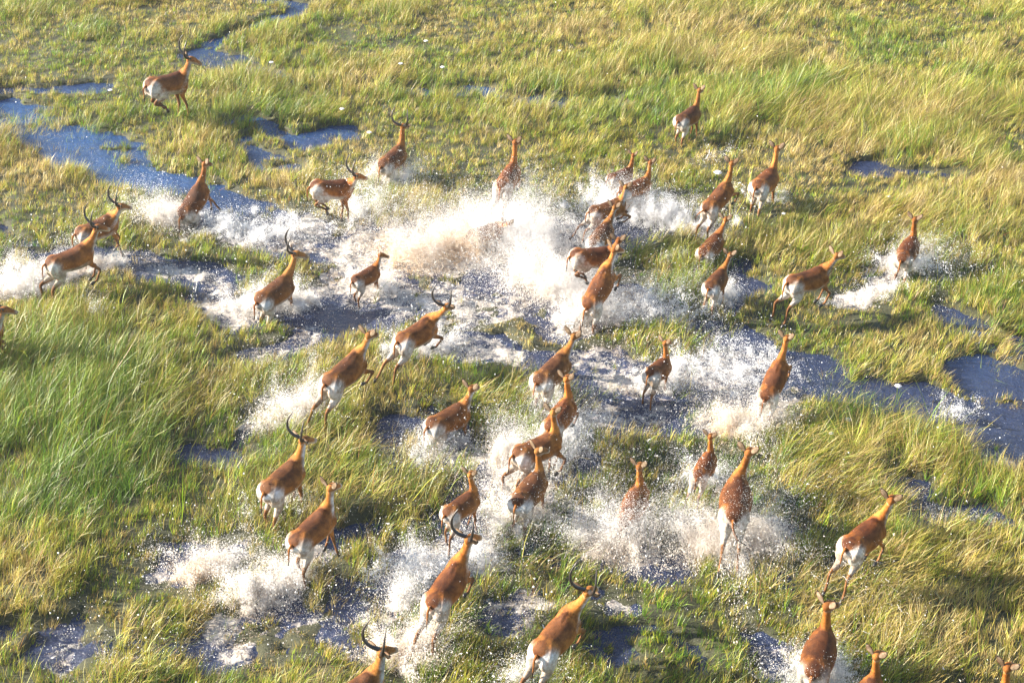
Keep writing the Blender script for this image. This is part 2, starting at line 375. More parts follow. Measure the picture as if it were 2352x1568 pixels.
def make_grass(name, n_t, margin, dens_fn, per, hmul, wmin, wmax, seed, label, cat, bounds=(-22, 22, 12, 53), hfn=None, spread=.06, leanadd=0.0, ring=False):
    g = np.random.default_rng(seed)
    tx = g.uniform(bounds[0], bounds[1], n_t); ty = g.uniform(bounds[2], bounds[3], n_t)
    iv = in_view(tx, ty, margin)
    if ring: iv = ~in_view(tx, ty, 2.2)
    tx, ty = tx[iv], ty[iv]
    d = dens_fn(tx, ty); k = g.random(len(tx)) < d; tx, ty = tx[k], ty[k]
    th = (hfn(tx, ty) if hfn else samp(height, tx, ty)) * hmul * (0.6 + 0.8 * g.random(len(tx)))
    ts = samp(straw, tx, ty) + g.normal(0, 0.2, len(tx))
    taz = R(28) + (fbm(tx * .8, ty * .8, 101) - 0.5) * 4.0 + g.normal(0, .5, len(tx))
    tlean = 0.25 + leanadd + 0.9 * fbm(tx * .7, ty * .7, 111) * sstep(.15, .55, th)
    V, L, NP, C = blades(tx, ty, th, ts, taz, tlean, per, spread, wmin, wmax, seed + 1)
    o = link(name, np_mesh(name, V, L, NP, M_GRASS, C)); set_props(o, label, cat, None, 'stuff')
    print(name, len(NP) // 2, 'blades')
    return o
def land(x, y):
    w = samp(wet, x, y) + 0.25 * (fbm(x * 5, y * 5, 121, 2) - 0.5)
    return np.clip(1.05 - 1.0 * sstep(0.48, 1.05, w), 0.13 + .5 * sstep(.48, .7, fbm(x * 1.1, y * 1.1, 127, 3)), 1) * np.clip(1 - 0.55*np.clip(samp(foam, x, y),0,1), .15, 1)
make_grass('grass', 118000, 1.8, land, 14, 0.95, 0.005, 0.011, 201, 'short and knee-high marsh grass, green mixed with straw yellow, covering the flooded plain', 'grass')
make_grass('distant_grass', 60000, 0, lambda x, y: land(x, y) * .9, 8, 1.2, 0.012, 0.022, 211, 'marsh grass continuing beyond the herd on every side', 'grass', bounds=(-60, 60, 2, 100), ring=True)
def tall_d(x, y):
    h = samp(height, x, y)
    return sstep(0.36, 0.72, h + 0.25 * (fbm(x * 1.2, y * 1.2, 131) - 0.5)) * land(x, y) + 0.015
make_grass('tall_grass', 16000, 1.5, tall_d, 9, 1.75, 0.006, 0.012, 221, 'long wind-swept grass blades rising above the shorter marsh grass', 'tall grass', spread=.05, leanadd=.1)
def reed_d(x, y):
    F = samp(REED, x, y); return np.clip(F, 0, 1)
REED = blobs([(1310, 1180, 120, 70, .9), (1230, 1260, 60, 50, .7), (730, 680, 40, 25, .8), (930, 1160, 90, 60, .5), (1500, 1020, 60, 50, .5), (1700, 520, 90, 40, .4), (430, 1120, 100, 60, .4),
              (1650, 240, 120, 50, .5), (1500, 560, 70, 30, .5), (880, 1230, 60, 40, .5), (2220, 850, 100, 40, .35), (1950, 1300, 60, 30, .3), (600, 900, 50, 30, .4), (2310, 430, 50, 30, .2)]) + 0.012
make_grass('reeds', 9000, 1.0, reed_d, 4, 1.0, 0.008, 0.014, 231, 'sparse tall green reeds standing up out of the water between the antelopes', 'reeds',
           hfn=lambda x, y: 0.75 + 0 * x, spread=.08, leanadd=-.1)

# ------------------------------------------------------------------ antelopes
def catmull(P, k=5):
    P = np.asarray(P, float); out = []
    Q = np.vstack([2 * P[0] - P[1], P, 2 * P[-1] - P[-2]])
    for i in range(1, len(Q) - 2):
        p0, p1, p2, p3 = Q[i - 1], Q[i], Q[i + 1], Q[i + 2]
        for t in np.arange(k) / k:
            out.append(0.5 * (2 * p1 + (p2 - p0) * t + (2 * p0 - 5 * p1 + 4 * p2 - p3) * t * t + (3 * p1 - p0 - 3 * p2 + p3) * t ** 3))
    out.append(P[-1]); return np.array(out)
class Soup:
    def __init__(s): s.v = []; s.f = []; s.c = []; s.n = 0
    def tube(s, path, side, colf, seg=16, k=5):
        """path rows: x y z w h ; side: sideways unit vector ; colf(t, sidecomp, upcomp)->rgb"""
        P = catmull(path, k); pos = P[:, :3]; T = np.gradient(pos, axis=0); T /= np.linalg.norm(T, axis=1)[:, None] + 1e-9
        side = np.asarray(side, float); m = len(P); base = s.n
        # end caps shrink
        ring = []
        for i in range(m):
            sd = side - T[i] * side.dot(T[i]); sd /= np.linalg.norm(sd) + 1e-9
            up = np.cross(T[i], sd); up = up * (1 if True else -1)
            ring.append((pos[i], sd, up, max(P[i, 3], .003), max(P[i, 4], .003)))
        th = np.arange(seg) / seg * 2 * np.pi
        for i, (p, sd, up, w, h) in enumerate(ring):
            for a in th:
                s.v.append(p + sd * w * math.cos(a) + up * h * math.sin(a)); s.c.append(colf(i / (m - 1), math.cos(a), math.sin(a)))
        for i in range(m - 1):
            for j in range(seg):
                a = base + i * seg + j; b = base + i * seg + (j + 1) % seg
                s.f.append((a, b, b + seg, a + seg))
        # rounded caps
        for e, i in ((-1, 0), (1, m - 1)):
            p, sd, up, w, h = ring[i]
            s.v.append(p + T[i] * e * min(w, h) * .6); s.c.append(colf(i / (m - 1), 0, 0))
            ci = base + m * seg + (0 if e < 0 else 1); r0 = base + i * seg
            for j in range(seg):
                a, b = r0 + j, r0 + (j + 1) % seg
                s.f.append((b, a, ci) if e < 0 else (a, b, ci))
        s.n = len(s.v)
    def mesh(s, name, mat=None, colors=True):
        L = [i for f in s.f for i in f]
        return np_mesh(name, np.array(s.v), L, np.array([len(f) for f in s.f]), mat, np.array(s.c) if colors else None, smooth=True)

RUF = np.array((0.31, 0.108, 0.019)); RUFD = np.array((0.085, 0.025, 0.006)); TAN = np.array((0.25, 0.115, 0.04))
WHT = np.array((0.50, 0.455, 0.40)); CRM = np.array((0.46, 0.35, 0.24)); BLK = np.array((0.030, 0.022, 0.018)); BRN = np.array((0.16, 0.08, 0.04))
def mixc(a, b, t): t = min(1, max(0, t)); t = t * t * (3 - 2 * t); return a * (1 - t) + b * t

# joint angles in degrees from straight down, positive forward: thigh, shank, cannon, pastern / upper arm, forearm, cannon, pastern
POSES = {
 'gather': dict(hl=(62, -48, 62, 40), hr=(50, -62, 66, 30), fl=(-15, 12, -4, 10), fr=(-5, 22, 8, 20), arch=.05),
 'push':   dict(hl=(-45, -72, -45, -60), hr=(-28, -72, -28, -40), fl=(10, 65, -60, -95), fr=(20, 50, -70, -110), arch=-.01),
 'kick':   dict(hl=(-20, -68, -8, -30), hr=(5, -55, -18, -40), fl=(0, 45, -25, -60), fr=(15, 35, -35, -75), arch=.0),
 'stride': dict(hl=(30, -38, 5, 15), hr=(5, -45, -12, -20), fl=(0, 25, -30, -50), fr=(-12, 2, 0, 10), arch=.01),
 'wade':   dict(hl=(25, -40, 8, 5), hr=(10, -42, -5, -5), fl=(-5, 20, -20, -40), fr=(-10, 5, -5, 0), arch=.01),
}
ANT_GROUP = 'antelopes running through the flooded grassland'
VS = 0.015
def build_antelope(u, v, sex, sc, yaw, pitch, pose, zc, head, label, hyaw=0.0, hpitch=-12, hw=None, tail='down', fat=1.0, tint=1.0, nlen=None):
    """u, v: middle of the trunk; zc: its height in metres; head: where the crown of the head shows"""
    P = POSES[pose]
    x0, y0 = ground(u, v, zc)
    if 12 <= pitch < 34: v -= 8; u -= 2; yaw, pitch = yaw + .4 * pitch, pitch * .35
    elif pitch >= 34: pitch *= .85
    if pose == 'wade': zc -= .08; tint *= .85; fat *= 1.07
    hr_ = random.random(); tint = tint * (.82 + .40 * random.random()) * np.array((1.0, 1.0 + .22 * hr_, 1.0 + .5 * hr_))
    yawr, pr = R(yaw), R(pitch)
    male = sex == 'M'
    cp, sp = math.cos(pr), math.sin(pr)
    zb = 0.76   # trunk axis height in the rest body
    def T(p):   # rest body -> thing space, with pitch about the trunk centre and scale
        x, y, z = p[0] * sc * .93, p[1] * sc * 1.04, (p[2] - zb) * sc
        return np.array((x * cp - z * sp, y, x * sp + z * cp + zc))
    def D(d): return np.array((d[0] * cp - d[2] * sp, d[1], d[0] * sp + d[2] * cp))
    cy, sy = math.cos(yawr), math.sin(yawr)
    def toworld(q): return (x0 + q[0] * cy - q[1] * sy, y0 + q[0] * sy + q[1] * cy, q[2])
    root = bpy.data.objects.new('antelope', None); COL.objects.link(root)
    root.location = (x0, y0, 0); root.rotation_euler = (0, 0, yawr); root.empty_display_size = .3
    set_props(root, label, 'antelope', ANT_GROUP)
    S = Soup(); arch = P['arch']
    # ---- trunk
    st = [(-.56, .80, .06, .07), (-.52, .80, .13, .14), (-.42, .80, .175, .185), (-.26, .79, .172, .180), (-.06, .765, .185, .195),
          (.13, .755, .180, .210), (.28, .775, .145, .220), (.40, .80, .105, .180), (.48, .81, .06, .10)]
    path = []
    for x, z, w, h in st:
        q = T((x, 0, z + arch * (1 - (x / .6) ** 2)))
        path.append((*q, w * sc * fat * 1.17, h * sc * 1.08 * (fat ** .5)))
    def ctrunk(t, s, up):
        # t 0 rump .. 1 chest
        c = mixc(RUF, RUFD, .28 + up * .6)
        c = mixc(c, TAN, (-up - .15) / .45)
        edge = -.48 if not male else -.40
        c = mixc(c, WHT, (edge - up + .16) / .36)
        if t < .36: c = mixc(c, WHT, ((.80 - up - .5 * max(0, .12 - abs(s)) / .12) / .30) * (1 - t / .36) * 2.4)
        return c * tint if up > -.3 else c
    S.tube(path, (0, 1, 0), ctrunk, seg=26)
    # shoulder and haunch masses
    # ---- neck : choose its direction so the head shows where the photograph has it
    nb = T((.33, 0, .88 + arch * .5)); nl = (nlen or (.52 if male else .50)) * sc
    best = None
    for npd in range(15, 96, 5):
        for ny in range(-70, 71, 10):
            d = np.array((math.cos(R(npd)) * math.cos(R(ny)), math.cos(R(npd)) * math.sin(R(ny)), math.sin(R(npd))))
            hp = nb + d * nl
            uu, vv = project(toworld(hp + np.array((0, 0, .05 * sc))))
            e = math.hypot(uu - head[0], vv - head[1]) + .10 * abs(ny) + .20 * abs(npd - 70) + .4 * max(0, 42 - npd)
            if best is None or e < best[0]: best = (e, npd, ny, d, hp)
    _, npd, ny, nd, hp = best
    b0 = T((.20, 0, .80)); bdir = D(np.array((1, 0, .15)))
    k1 = nb + (bdir * .12 + nd * .10) * sc * .8
    m1 = nb * .45 + hp * .55 + np.array((bdir[0] * .03, 0, -.01)) * sc
    path = [(*b0, .11 * sc, .16 * sc), (*(nb * .8 + k1 * .2), .095 * sc, .135 * sc), (*(nb * .7 + hp * .3 + bdir * .04 * sc), .070 * sc, .092 * sc),
            (*m1, .058 * sc, .068 * sc), (*(nb * .12 + hp * .88), .050 * sc, .056 * sc), (*hp, .050 * sc, .054 * sc)]
    if male: path = [(a, b, c, w * 1.1, h * 1.1) for a, b, c, w, h in path]
    nside = np.cross((0, 0, 1), nd); nside /= np.linalg.norm(nside) + 1e-9
    if nside[1] < 0: nside = -nside
    def cneck(t, s, up):
        c = mixc(mixc(RUFD, RUF * 1.25, .35 + t * 1.3), TAN, (-up - .2) / .6)  # neck lighter than the trunk: its sunlit gold put into the coat colour
        c = mixc(c, WHT, (-up - .45) / .25 if t > .55 else (-up - .75) / .2)
        return c * tint
    S.tube(path, nside, cneck, seg=18)
    # ---- head
    ha = R((hw if hw is not None else 64 + .35 * (hyaw + 20)) - yaw); hpt = R(hpitch * .6)
    hd = np.array((math.cos(hpt) * math.cos(ha), math.cos(hpt) * math.sin(ha), math.sin(hpt)))
    hs = np.array((-math.sin(ha), math.cos(ha), 0)); hu = np.cross(hd, hs)
    def H(a, b, c): return hp + (hd * a * .95 + hs * b * 1.15 + hu * c * 1.15) * sc
    path = [(*H(-.065, 0, .00), .040 * sc, .048 * sc), (*H(-.02, 0, .02), .068 * sc, .076 * sc), (*H(.05, 0, .018), .074 * sc, .080 * sc), (*H(.13, 0, -.005), .052 * sc, .062 * sc),
            (*H(.20, 0, -.028), .042 * sc, .050 * sc), (*H(.255, 0, -.042), .040 * sc, .044 * sc), (*H(.275, 0, -.048), .018 * sc, .022 * sc)]
    def chead(t, s, up):
        c = mixc(RUF, TAN, (.5 - up) / .8); c = mixc(c, CRM, (-up - .05) / .4)
        if t > .92: c = BLK * 2
        elif t > .6: c = mixc(c, CRM, (t - .6) / .15 * .7)
        return c * (tint if t < .8 else 1)
    S.tube(path, hs, chead, seg=14)
    # ---- shoulder blades, haunches and the ridge of the withers
    for side in (1, -1):
        S.tube([(*T((.22, .055 * side, .955)), .035 * sc, .05 * sc), (*T((.27, .10 * side, .86)), .052 * sc, .10 * sc), (*T((.32, .125 * side, .74)), .055 * sc, .095 * sc), (*T((.33, .10 * side, .64)), .04 * sc, .06 * sc)],
               (0, 1, 0), lambda t, s_, up: mixc(RUF, TAN, (t - .5) * .9) * tint, seg=12, k=4)
        S.tube([(*T((-.28, .06 * side, .94 + arch)), .04 * sc, .05 * sc), (*T((-.36, .11 * side, .88 + arch)), .085 * sc, .11 * sc), (*T((-.42, .13 * side, .78 + arch)), .085 * sc, .13 * sc), (*T((-.42, .11 * side, .66)), .06 * sc, .10 * sc)],
               (0, 1, 0), lambda t, s_, up: mixc(RUF * tint, WHT, (t - .18) / .3), seg=12, k=4)
    S.tube([(*T((.05, 0, .93)), .02 * sc, .03 * sc), (*T((.17, 0, .965)), .028 * sc, .035 * sc), (*T((.28, 0, .965)), .035 * sc, .04 * sc), (*T((.38, 0, .94)), .04 * sc, .05 * sc)],
           (0, 1, 0), lambda t, s_, up: RUFD * 1.2 * tint, seg=10, k=4)
    # ---- legs
    def leg(org, angs, lens, rad, side, hind, splay):
        p = np.array(org, float); pts = [p.copy()]
        for a, l, in zip(angs, lens):
            a = R(a); p = p + np.array((math.sin(a), splay * side, -math.cos(a))) * l; pts.append(p.copy())
        rows = []
        nseg = len(pts)
        for i in range(nseg - 1):
            a, b = pts[i], pts[i + 1]
            rows.append((a, *rad[i * 2])); rows.append((a * .5 + b * .5, *rad[i * 2 + 1]))
        rows.append((pts[-1], *rad[-1]))
        path = [(*T(q), w * sc, h * sc) for q, w, h in rows]
        def cl(t, s, up):
            # tube frame: side = +y ; 'up' points to the front or back of the limb
            outer = s * side
            if hind:
                if t < .42:
                    c = mixc(RUF, WHT, (t - .02) / .12)
                    c = mixc(c, TAN, (t - .25) / .2 * (1.2 if up * fr > 0 else .4))
                    return c
            else:
                if t < .35: return mixc(RUF, TAN, outer * -.5 + t * 1.2) * tint
            c = mixc(mixc(TAN, BRN, .35), TAN, -outer)
            if up * fr > -.1: c = mixc(c, BRN * .4, (t - .35) / .2)
            if t > .86: c = mixc(c, BLK, (t - .86) / .06)
            return c
        # sign of the frame's 'up' compared with the limb's front
        tdir = T(pts[1]) - T(pts[0]); tdir /= np.linalg.norm(tdir); upv = np.cross(tdir, (0, 1, 0)); fr = 1 if upv.dot(D(np.array((1., 0, 0)))) > 0 else -1
        S.tube(path, (0, 1, 0), cl, seg=12, k=4)
        e = T(pts[-1]); d = e - T(pts[-2]); d /= np.linalg.norm(d)
        return e, d
    HR = [(.10, .15), (.115, .165), (.078, .10), (.045, .058), (.027, .036), (.021, .026), (.024, .028), (.022, .024), (.026, .028)]
    FR = [(.06, .11), (.06, .09), (.045, .058), (.033, .038), (.027, .030), (.020, .023), (.023, .025), (.021, .023), (.026, .027)]
    ends = []
    for side, ka in ((1, 'hl'), (-1, 'hr')):
        ends.append(leg((-.38, .085 * side, .80 + arch * .4), P[ka], (.27, .30, .27, .09), HR, side, True, .05))
    for side, ka in ((1, 'fl'), (-1, 'fr')):
        ends.append(leg((.30, .080 * side, .72), P[ka], (.16, .25, .22, .09), FR, side, False, .03))
    # ---- fuse into one skin
    src = S.mesh('src')
    so = bpy.data.objects.new('src', src); COL.objects.link(so)
    rm = so.modifiers.new('r', 'REMESH'); rm.mode = 'VOXEL'; rm.voxel_size = VS; rm.use_smooth_shade = True
    sm = so.modifiers.new('s', 'SMOOTH'); sm.factor = .5; sm.iterations = 3
    dg = bpy.context.evaluated_depsgraph_get(); ev = so.evaluated_get(dg)
    me = bpy.data.meshes.new_from_object(ev); me.name = 'body'
    bpy.data.objects.remove(so)
    n = len(me.vertices); co = np.empty(n * 3, np.float32); me.vertices.foreach_get('co', co); co = co.reshape(-1, 3)
    kd = kdtree.KDTree(len(S.v))
    for i, q in enumerate(S.v): kd.insert(q, i)
    kd.balance(); CC = np.array(S.c); colr = np.ones((n, 4), np.float32)
    for i in range(n):
        r = kd.find_n(co[i], 4); w = np.array([1 / (q[2] + .01) for q in r]); ii = [q[1] for q in r]
        colr[i, :3] = (CC[ii] * w[:, None]).sum(0) / w.sum()
    # drop attributes left by the modifier, then colour the coat
    for a in list(me.color_attributes): me.color_attributes.remove(a)
    at = me.color_attributes.new('col', 'FLOAT_COLOR', 'POINT'); at.data.foreach_set('color', colr.ravel())
    me.materials.clear(); me.materials.append(M_FUR)
    me.polygons.foreach_set('use_smooth', np.ones(len(me.polygons), bool))
    link('body', me, root)
    # ---- ears
    for side in (1, -1):
        E = Soup()
        bp = H(-.03, .045 * side, .045)
        ed = hs * side * .66 + np.array((0, 0, .95)) - hd * .12; ed /= np.linalg.norm(ed); L = (.21 if not male else .20) * sc
        if male: ed = hs * side * .92 + np.array((0, 0, .42)) - hd * .15; ed /= np.linalg.norm(ed)
        fs = np.cross(ed, hd); fs /= np.linalg.norm(fs)
        back = np.cross(ed, fs)
        if back.dot(hd) < 0: back = -back
        rows = []
        for t, w in ((0, .022), (.2, .038), (.45, .052), (.7, .044), (.88, .024), (1, .004)):
            q = bp + ed * L * t - back * math.sin(t * 3) * .008 * sc
            rows.append((*q, w * sc, .010 * sc))
        sgn = [1]
        tv = ed; sdv = fs - tv * fs.dot(tv); upv = np.cross(tv, sdv); sgn = 1 if upv.dot(back) > 0 else -1
        def cear(t, s, up):
            c = (RUF if up * sgn > -.1 else (CRM * .55 if abs(s) < .55 else TAN * .6))
            if t > .80: c = BLK
            elif abs(s) > .85: c = BRN * .7
            return c
        E.tube(rows, fs, cear, seg=12, k=3)
        link('ear', E.mesh('ear', M_FUR), root)
    # ---- eyes
    for side in (1, -1):
        E = Soup(); q = H(.055, .054 * side, .030)
        E.tube([(*(q - hd * .012 * sc), .006 * sc, .006 * sc), (*q, .013 * sc, .013 * sc), (*(q + hd * .012 * sc), .006 * sc, .006 * sc)], hs, lambda t, s, u: BLK, seg=8, k=3)
        link('eye', E.mesh('eye', M_EYE), root)
    # ---- horns: back from the crown, then sweeping up and forward at the tips
    if male:
        for side in (1, -1):
            E = Soup(); rows = []
            for t, a, b, c in ((0, .01, .030, .05), (.12, -.05, .06, .09), (.3, -.11, .125, .14), (.5, -.15, .185, .235), (.7, -.14, .205, .35), (.87, -.10, .185, .45), (1, -.05, .155, .53)):
                r = .025 * (1 - t) ** .6 + .005
                q = hp + (np.array((math.cos(ha), math.sin(ha), 0)) * a + hs * b * side + np.array((0, 0, 1.)) * c) * sc
                rows.append((*q, r * sc, r * sc))
            P2 = []
            E.tube(rows, hs, lambda t, s, u: BLK, seg=10, k=6)
            # growth rings on the lower two thirds
            V = np.array(E.v)
            nr = (len(V) - 2) // 10
            for i in range(int(nr * .75)):
                ring = V[i * 10:(i + 1) * 10]; cc = ring.mean(0)
                E.v[i * 10:(i + 1) * 10] = list(cc + (ring - cc) * (1.14 if i % 2 else .94))
            link('horn', E.mesh('horn', M_HORN), root)
    # ---- tail
    E = Soup(); tb = T((-.54, 0, .90 + arch * .1)); k = sc
    if tail == 'down': off = [(-.02, 0, 0), (-.08, 0, -.05), (-.10, 0, -.16), (-.10, .01, -.27), (-.11, .02, -.36)]
    elif tail == 'swing': off = [(-.02, 0, 0), (-.09, 0, -.05), (-.12, -.03, -.16), (-.14, -.10, -.27), (-.16, -.22, -.33)]
    else: off = [(-.02, 0, 0), (-.10, .02, -.01), (-.18, .06, -.08), (-.22, .08, -.17), (-.25, .04, -.25)]
    rd = (.024, .018, .013, .011, .009)
    E.tube([(*(tb + np.array(q) * k), r * k, r * k * 1.0) for q, r in zip(off, rd)], (0, 1, 0), lambda t, s, u: (mixc(RUF, TAN, t) if t < .72 else BLK), seg=8, k=4)
    link('tail', E.mesh('tail', M_FUR), root)
    # ---- hooves
    for e, d in ends:
        E = Soup(); q = e
        E.tube([(*(q - d * .02 * sc), .026 * sc, .028 * sc), (*(q + d * .02 * sc), .030 * sc, .036 * sc), (*(q + d * .055 * sc), .026 * sc, .034 * sc)], (0, 1, 0), lambda t, s, u: BLK, seg=8, k=2)
        link('hoof', E.mesh('hoof', M_HOOF), root)
    return root

# u, v, sex, size, yaw, pitch, pose, height of trunk, head, label, extras
HERD = [
 (387, 200, 'M', 1.2, 42, -4, 'gather', 1.0, (425, 150), 'horned male bounding over the grass alone at the top left, hind legs tucked under', dict(hw=25, hyaw=-5, hpitch=-25)),
 (1582, 265, 'F', .92, 52, 4, 'wade', .72, (1603, 232), 'hornless female farthest away at the upper right, running off beside the tall green grass', dict(hyaw=-20)),
 (903, 362, 'M', 1.0, 52, 22, 'wade', .66, (927, 312), 'horned male in white spray behind the male that leaps sideways, small blue pool above it', dict(hyaw=-10)),
 (765, 440, 'M', 1.0, 20, -8, 'gather', .95, (815, 408), 'horned male leaping sideways over the spray with dark hind legs folded under its white belly', dict(hw=25, hyaw=0, hpitch=-10)),
 (1168, 412, 'F', 1.05, 62, 24, 'push', .9, (1187, 348), 'female with white thighs rising out of the top of the biggest white splash', dict(hyaw=-15)),
 (448, 455, 'F', 1.0, 58, 42, 'wade', .62, (474, 370), 'long-necked female lunging up out of the narrow blue channel, spray on its left', dict(hyaw=-25)),
 (1758, 422, 'F', 1.05, 58, 2, 'stride', .66, (1783, 372), 'stout tan female wading away at the upper right with a dark shadow on its right', dict(hyaw=-15, fat=1.08)),
 (1427, 400, 'F', .72, 35, 5, 'wade', .55, (1448, 382), 'young antelope at the back of the pair, its rump half hidden by its neighbour', dict(hyaw=-10)),
 (1462, 427, 'F', .85, 30, 8, 'wade', .62, (1488, 386), 'speckled female at the front of the close pair above the big splash', dict(hyaw=-10)),
 (1652, 455, 'F', .95, 45, 34, 'push', .95, (1674, 404), 'reddish female jumping with curled dark tail below a white lily flower', dict(hyaw=-20, tail='up')),
 (1398, 482, 'F', .88, 22, 10, 'push', .85, (1430, 440), 'female stretched out over the top right edge of the biggest splash, hind legs trailing', dict(hyaw=-5)),
 (1382, 537, 'F', .9, 48, 32, 'wade', .62, (1406, 500), 'reddish female half sunk in white spray between two others of the central line', dict(hyaw=-15)),
 (1362, 597, 'F', .98, 20, -6, 'gather', .95, (1398, 572), 'female hunched in mid-leap on the right of the biggest splash, hooves tucked up', dict(hyaw=10)),
 (1378, 662, 'F', 1.05, 56, 44, 'push', .82, (1414, 574), 'large female rearing steeply out of the water at the lower right of the biggest splash', dict(hw=40, hyaw=-20)),
 (1635, 562, 'F', .88, 44, 30, 'wade', .42, (1665, 520), 'slim female sunk to the belly behind thin reeds on the right of the herd', dict(hyaw=-15)),
 (1646, 643, 'F', .85, 62, 2, 'wade', .70, (1673, 608), 'small pale-legged female seen from behind, splashing next to a patch of dark blue water', dict(hyaw=-15)),
 (1858, 645, 'F', 1.02, 28, 4, 'kick', .98, (1912, 600), 'female flying sideways over the grass at the right with all four dark hooves clear', dict(hw=42, hyaw=-10)),
 (2086, 572, 'F', .95, 62, 10, 'wade', .62, (2104, 506), 'reddish female running away at the far right of the herd, spray on both sides', dict(hyaw=-30)),
 (228, 527, 'M', 1.0, 35, 10, 'stride', .80, (275, 478), 'horned male on the left, rear one of the two males whose bodies overlap', dict(hw=35, hyaw=0)),
 (165, 597, 'M', 1.05, 27, 20, 'kick', .85, (222, 522), 'horned male stretched out in white water on the left, in front of another male', dict(hw=30, hyaw=0)),
 (-42, 775, 'M', 1.0, 40, 10, 'stride', .8, (8, 712), 'male cut off by the left edge, only its face and one horn showing', dict(hw=20, hyaw=0)),
 (633, 667, 'M', 1.05, 46, 22, 'wade', .62, (678, 580), 'dark reddish male with laid-back horns, chest deep in a low splash left of centre', dict(hw=12, hpitch=0)),
 (842, 630, 'F', .75, 42, 14, 'wade', .55, (873, 590), 'small young antelope on the left of the biggest splash', dict(hw=20, hyaw=-20)),
 (960, 768, 'M', 1.02, 40, 18, 'push', .92, (1020, 708), 'male with tall upright horns and wide ears leaping through the middle of the picture', dict(hyaw=-40)),
 (795, 855, 'F', 1.08, 42, 30, 'push', 1.0, (845, 775), 'female leaping with hind legs stretched back over bright green grass, left of centre', dict(hyaw=-30)),
 (1270, 857, 'F', 1.05, 48, 20, 'stride', .76, (1313, 790), 'large female climbing out of the water behind the line of three close females', dict(hyaw=-35)),
 (1513, 845, 'F', .82, 58, -6, 'wade', .62, (1530, 822), 'young antelope with its head lowered, alone on churned water right of centre', dict(hyaw=-60)),
 (1780, 872, 'F', .92, 60, 42, 'push', .92, (1806, 792), 'slender female shooting up out of dark blue water above a muddy tan splash', dict(hyaw=-35)),
 (1288, 957, 'F', .95, 50, 32, 'push', .88, (1311, 886), 'topmost of the three close females below the centre, white rump over spray', dict(hyaw=-25)),
 (1238, 1032, 'F', .98, 32, 6, 'kick', .85, (1274, 958), 'middle one of the three close females below the centre, turned more sideways', dict(hyaw=-20)),
 (1218, 1122, 'F', .98, 58, 12, 'wade', .75, (1246, 1046), 'lowest of the three close females below the centre, wading in white spray', dict(hw=42, hyaw=-35)),
 (1033, 957, 'F', .98, 42, 4, 'wade', .50, (1080, 895), 'dull brown female belly deep in green grass and mist, wet speckled back', dict(hyaw=-30)),
 (1062, 1165, 'F', .82, 50, 2, 'stride', .78, (1086, 1098), 'small female with white rump bouncing left of the spray behind the three close females', dict(hyaw=-20)),
 (652, 1097, 'M', 1.03, 60, 2, 'wade', .85, (692, 1010), 'horned male with curved black horns and pale belly running through grass at lower left', dict(hw=40, hyaw=-15)),
 (722, 1217, 'F', 1.0, 55, 10, 'stride', .92, (752, 1128), 'female with long straight neck and white rump running below the lower left male', dict(hyaw=-40)),
 (1030, 1347, 'M', 1.05, 50, 32, 'push', .95, (1074, 1245), 'big white-thighed male springing up at bottom centre, curl of water on its left', dict(hw=48, hyaw=-40)),
 (1281, 1460, 'M', 1.05, 46, 26, 'push', .95, (1338, 1388), 'big male with U-shaped horns leaping over the grass at the bottom, right of centre', dict(hyaw=-45)),
 (818, 1600, 'M', 1.05, 46, 4, 'stride', .9, (872, 1500), 'male cut off by the bottom edge, head, horns and neck showing beside a tan splash', dict(hw=45, hyaw=-40)),
 (1457, 1152, 'F', .9, 62, 36, 'wade', .62, (1477, 1088), 'female rising out of a wide white splash left of the two females with big ears', dict(hyaw=-20)),
 (1619, 1073, 'F', .75, 55, 24, 'push', .85, (1637, 1028), 'young antelope with white rump jumping just behind the big-eared female', dict(hyaw=-25)),
 (1690, 1150, 'F', 1.08, 68, 28, 'push', .95, (1719, 1048), 'big-eared female seen straight from behind above the largest splash at lower right', dict(hyaw=-30, tail='swing', fat=1.15)),
 (1985, 1237, 'F', 1.02, 46, 2, 'kick', 1.08, (2037, 1172), 'female hanging in the air above golden grass at the lower right, dark hooves dangling', dict(hyaw=-30)),
 (1882, 1497, 'F', 1.08, 64, 14, 'wade', .75, (1903, 1392), 'female with a long upright neck and wet brown back at the bottom right', dict(hw=40, hyaw=-55)),
 (1990, 1600, 'F', .95, 60, 10, 'wade', .8, (2013, 1512), 'hornless antelope cut off by the bottom edge near the right, head and neck only', dict(hyaw=-50)),
 (2285, 1625, 'F', .95, 55, 5, 'wade', .8, (2322, 1548), 'antelope in the bottom right corner, only ears and the top of its head showing', dict(hyaw=-40)),
 (1118, 530, 'F', .85, 20, 10, 'wade', .40, (1160, 528), 'brown antelope sunk in the biggest splash, nearly hidden by white spray', dict(hyaw=0)),
]
for a in HERD:
    build_antelope(*a[:10], **a[10])

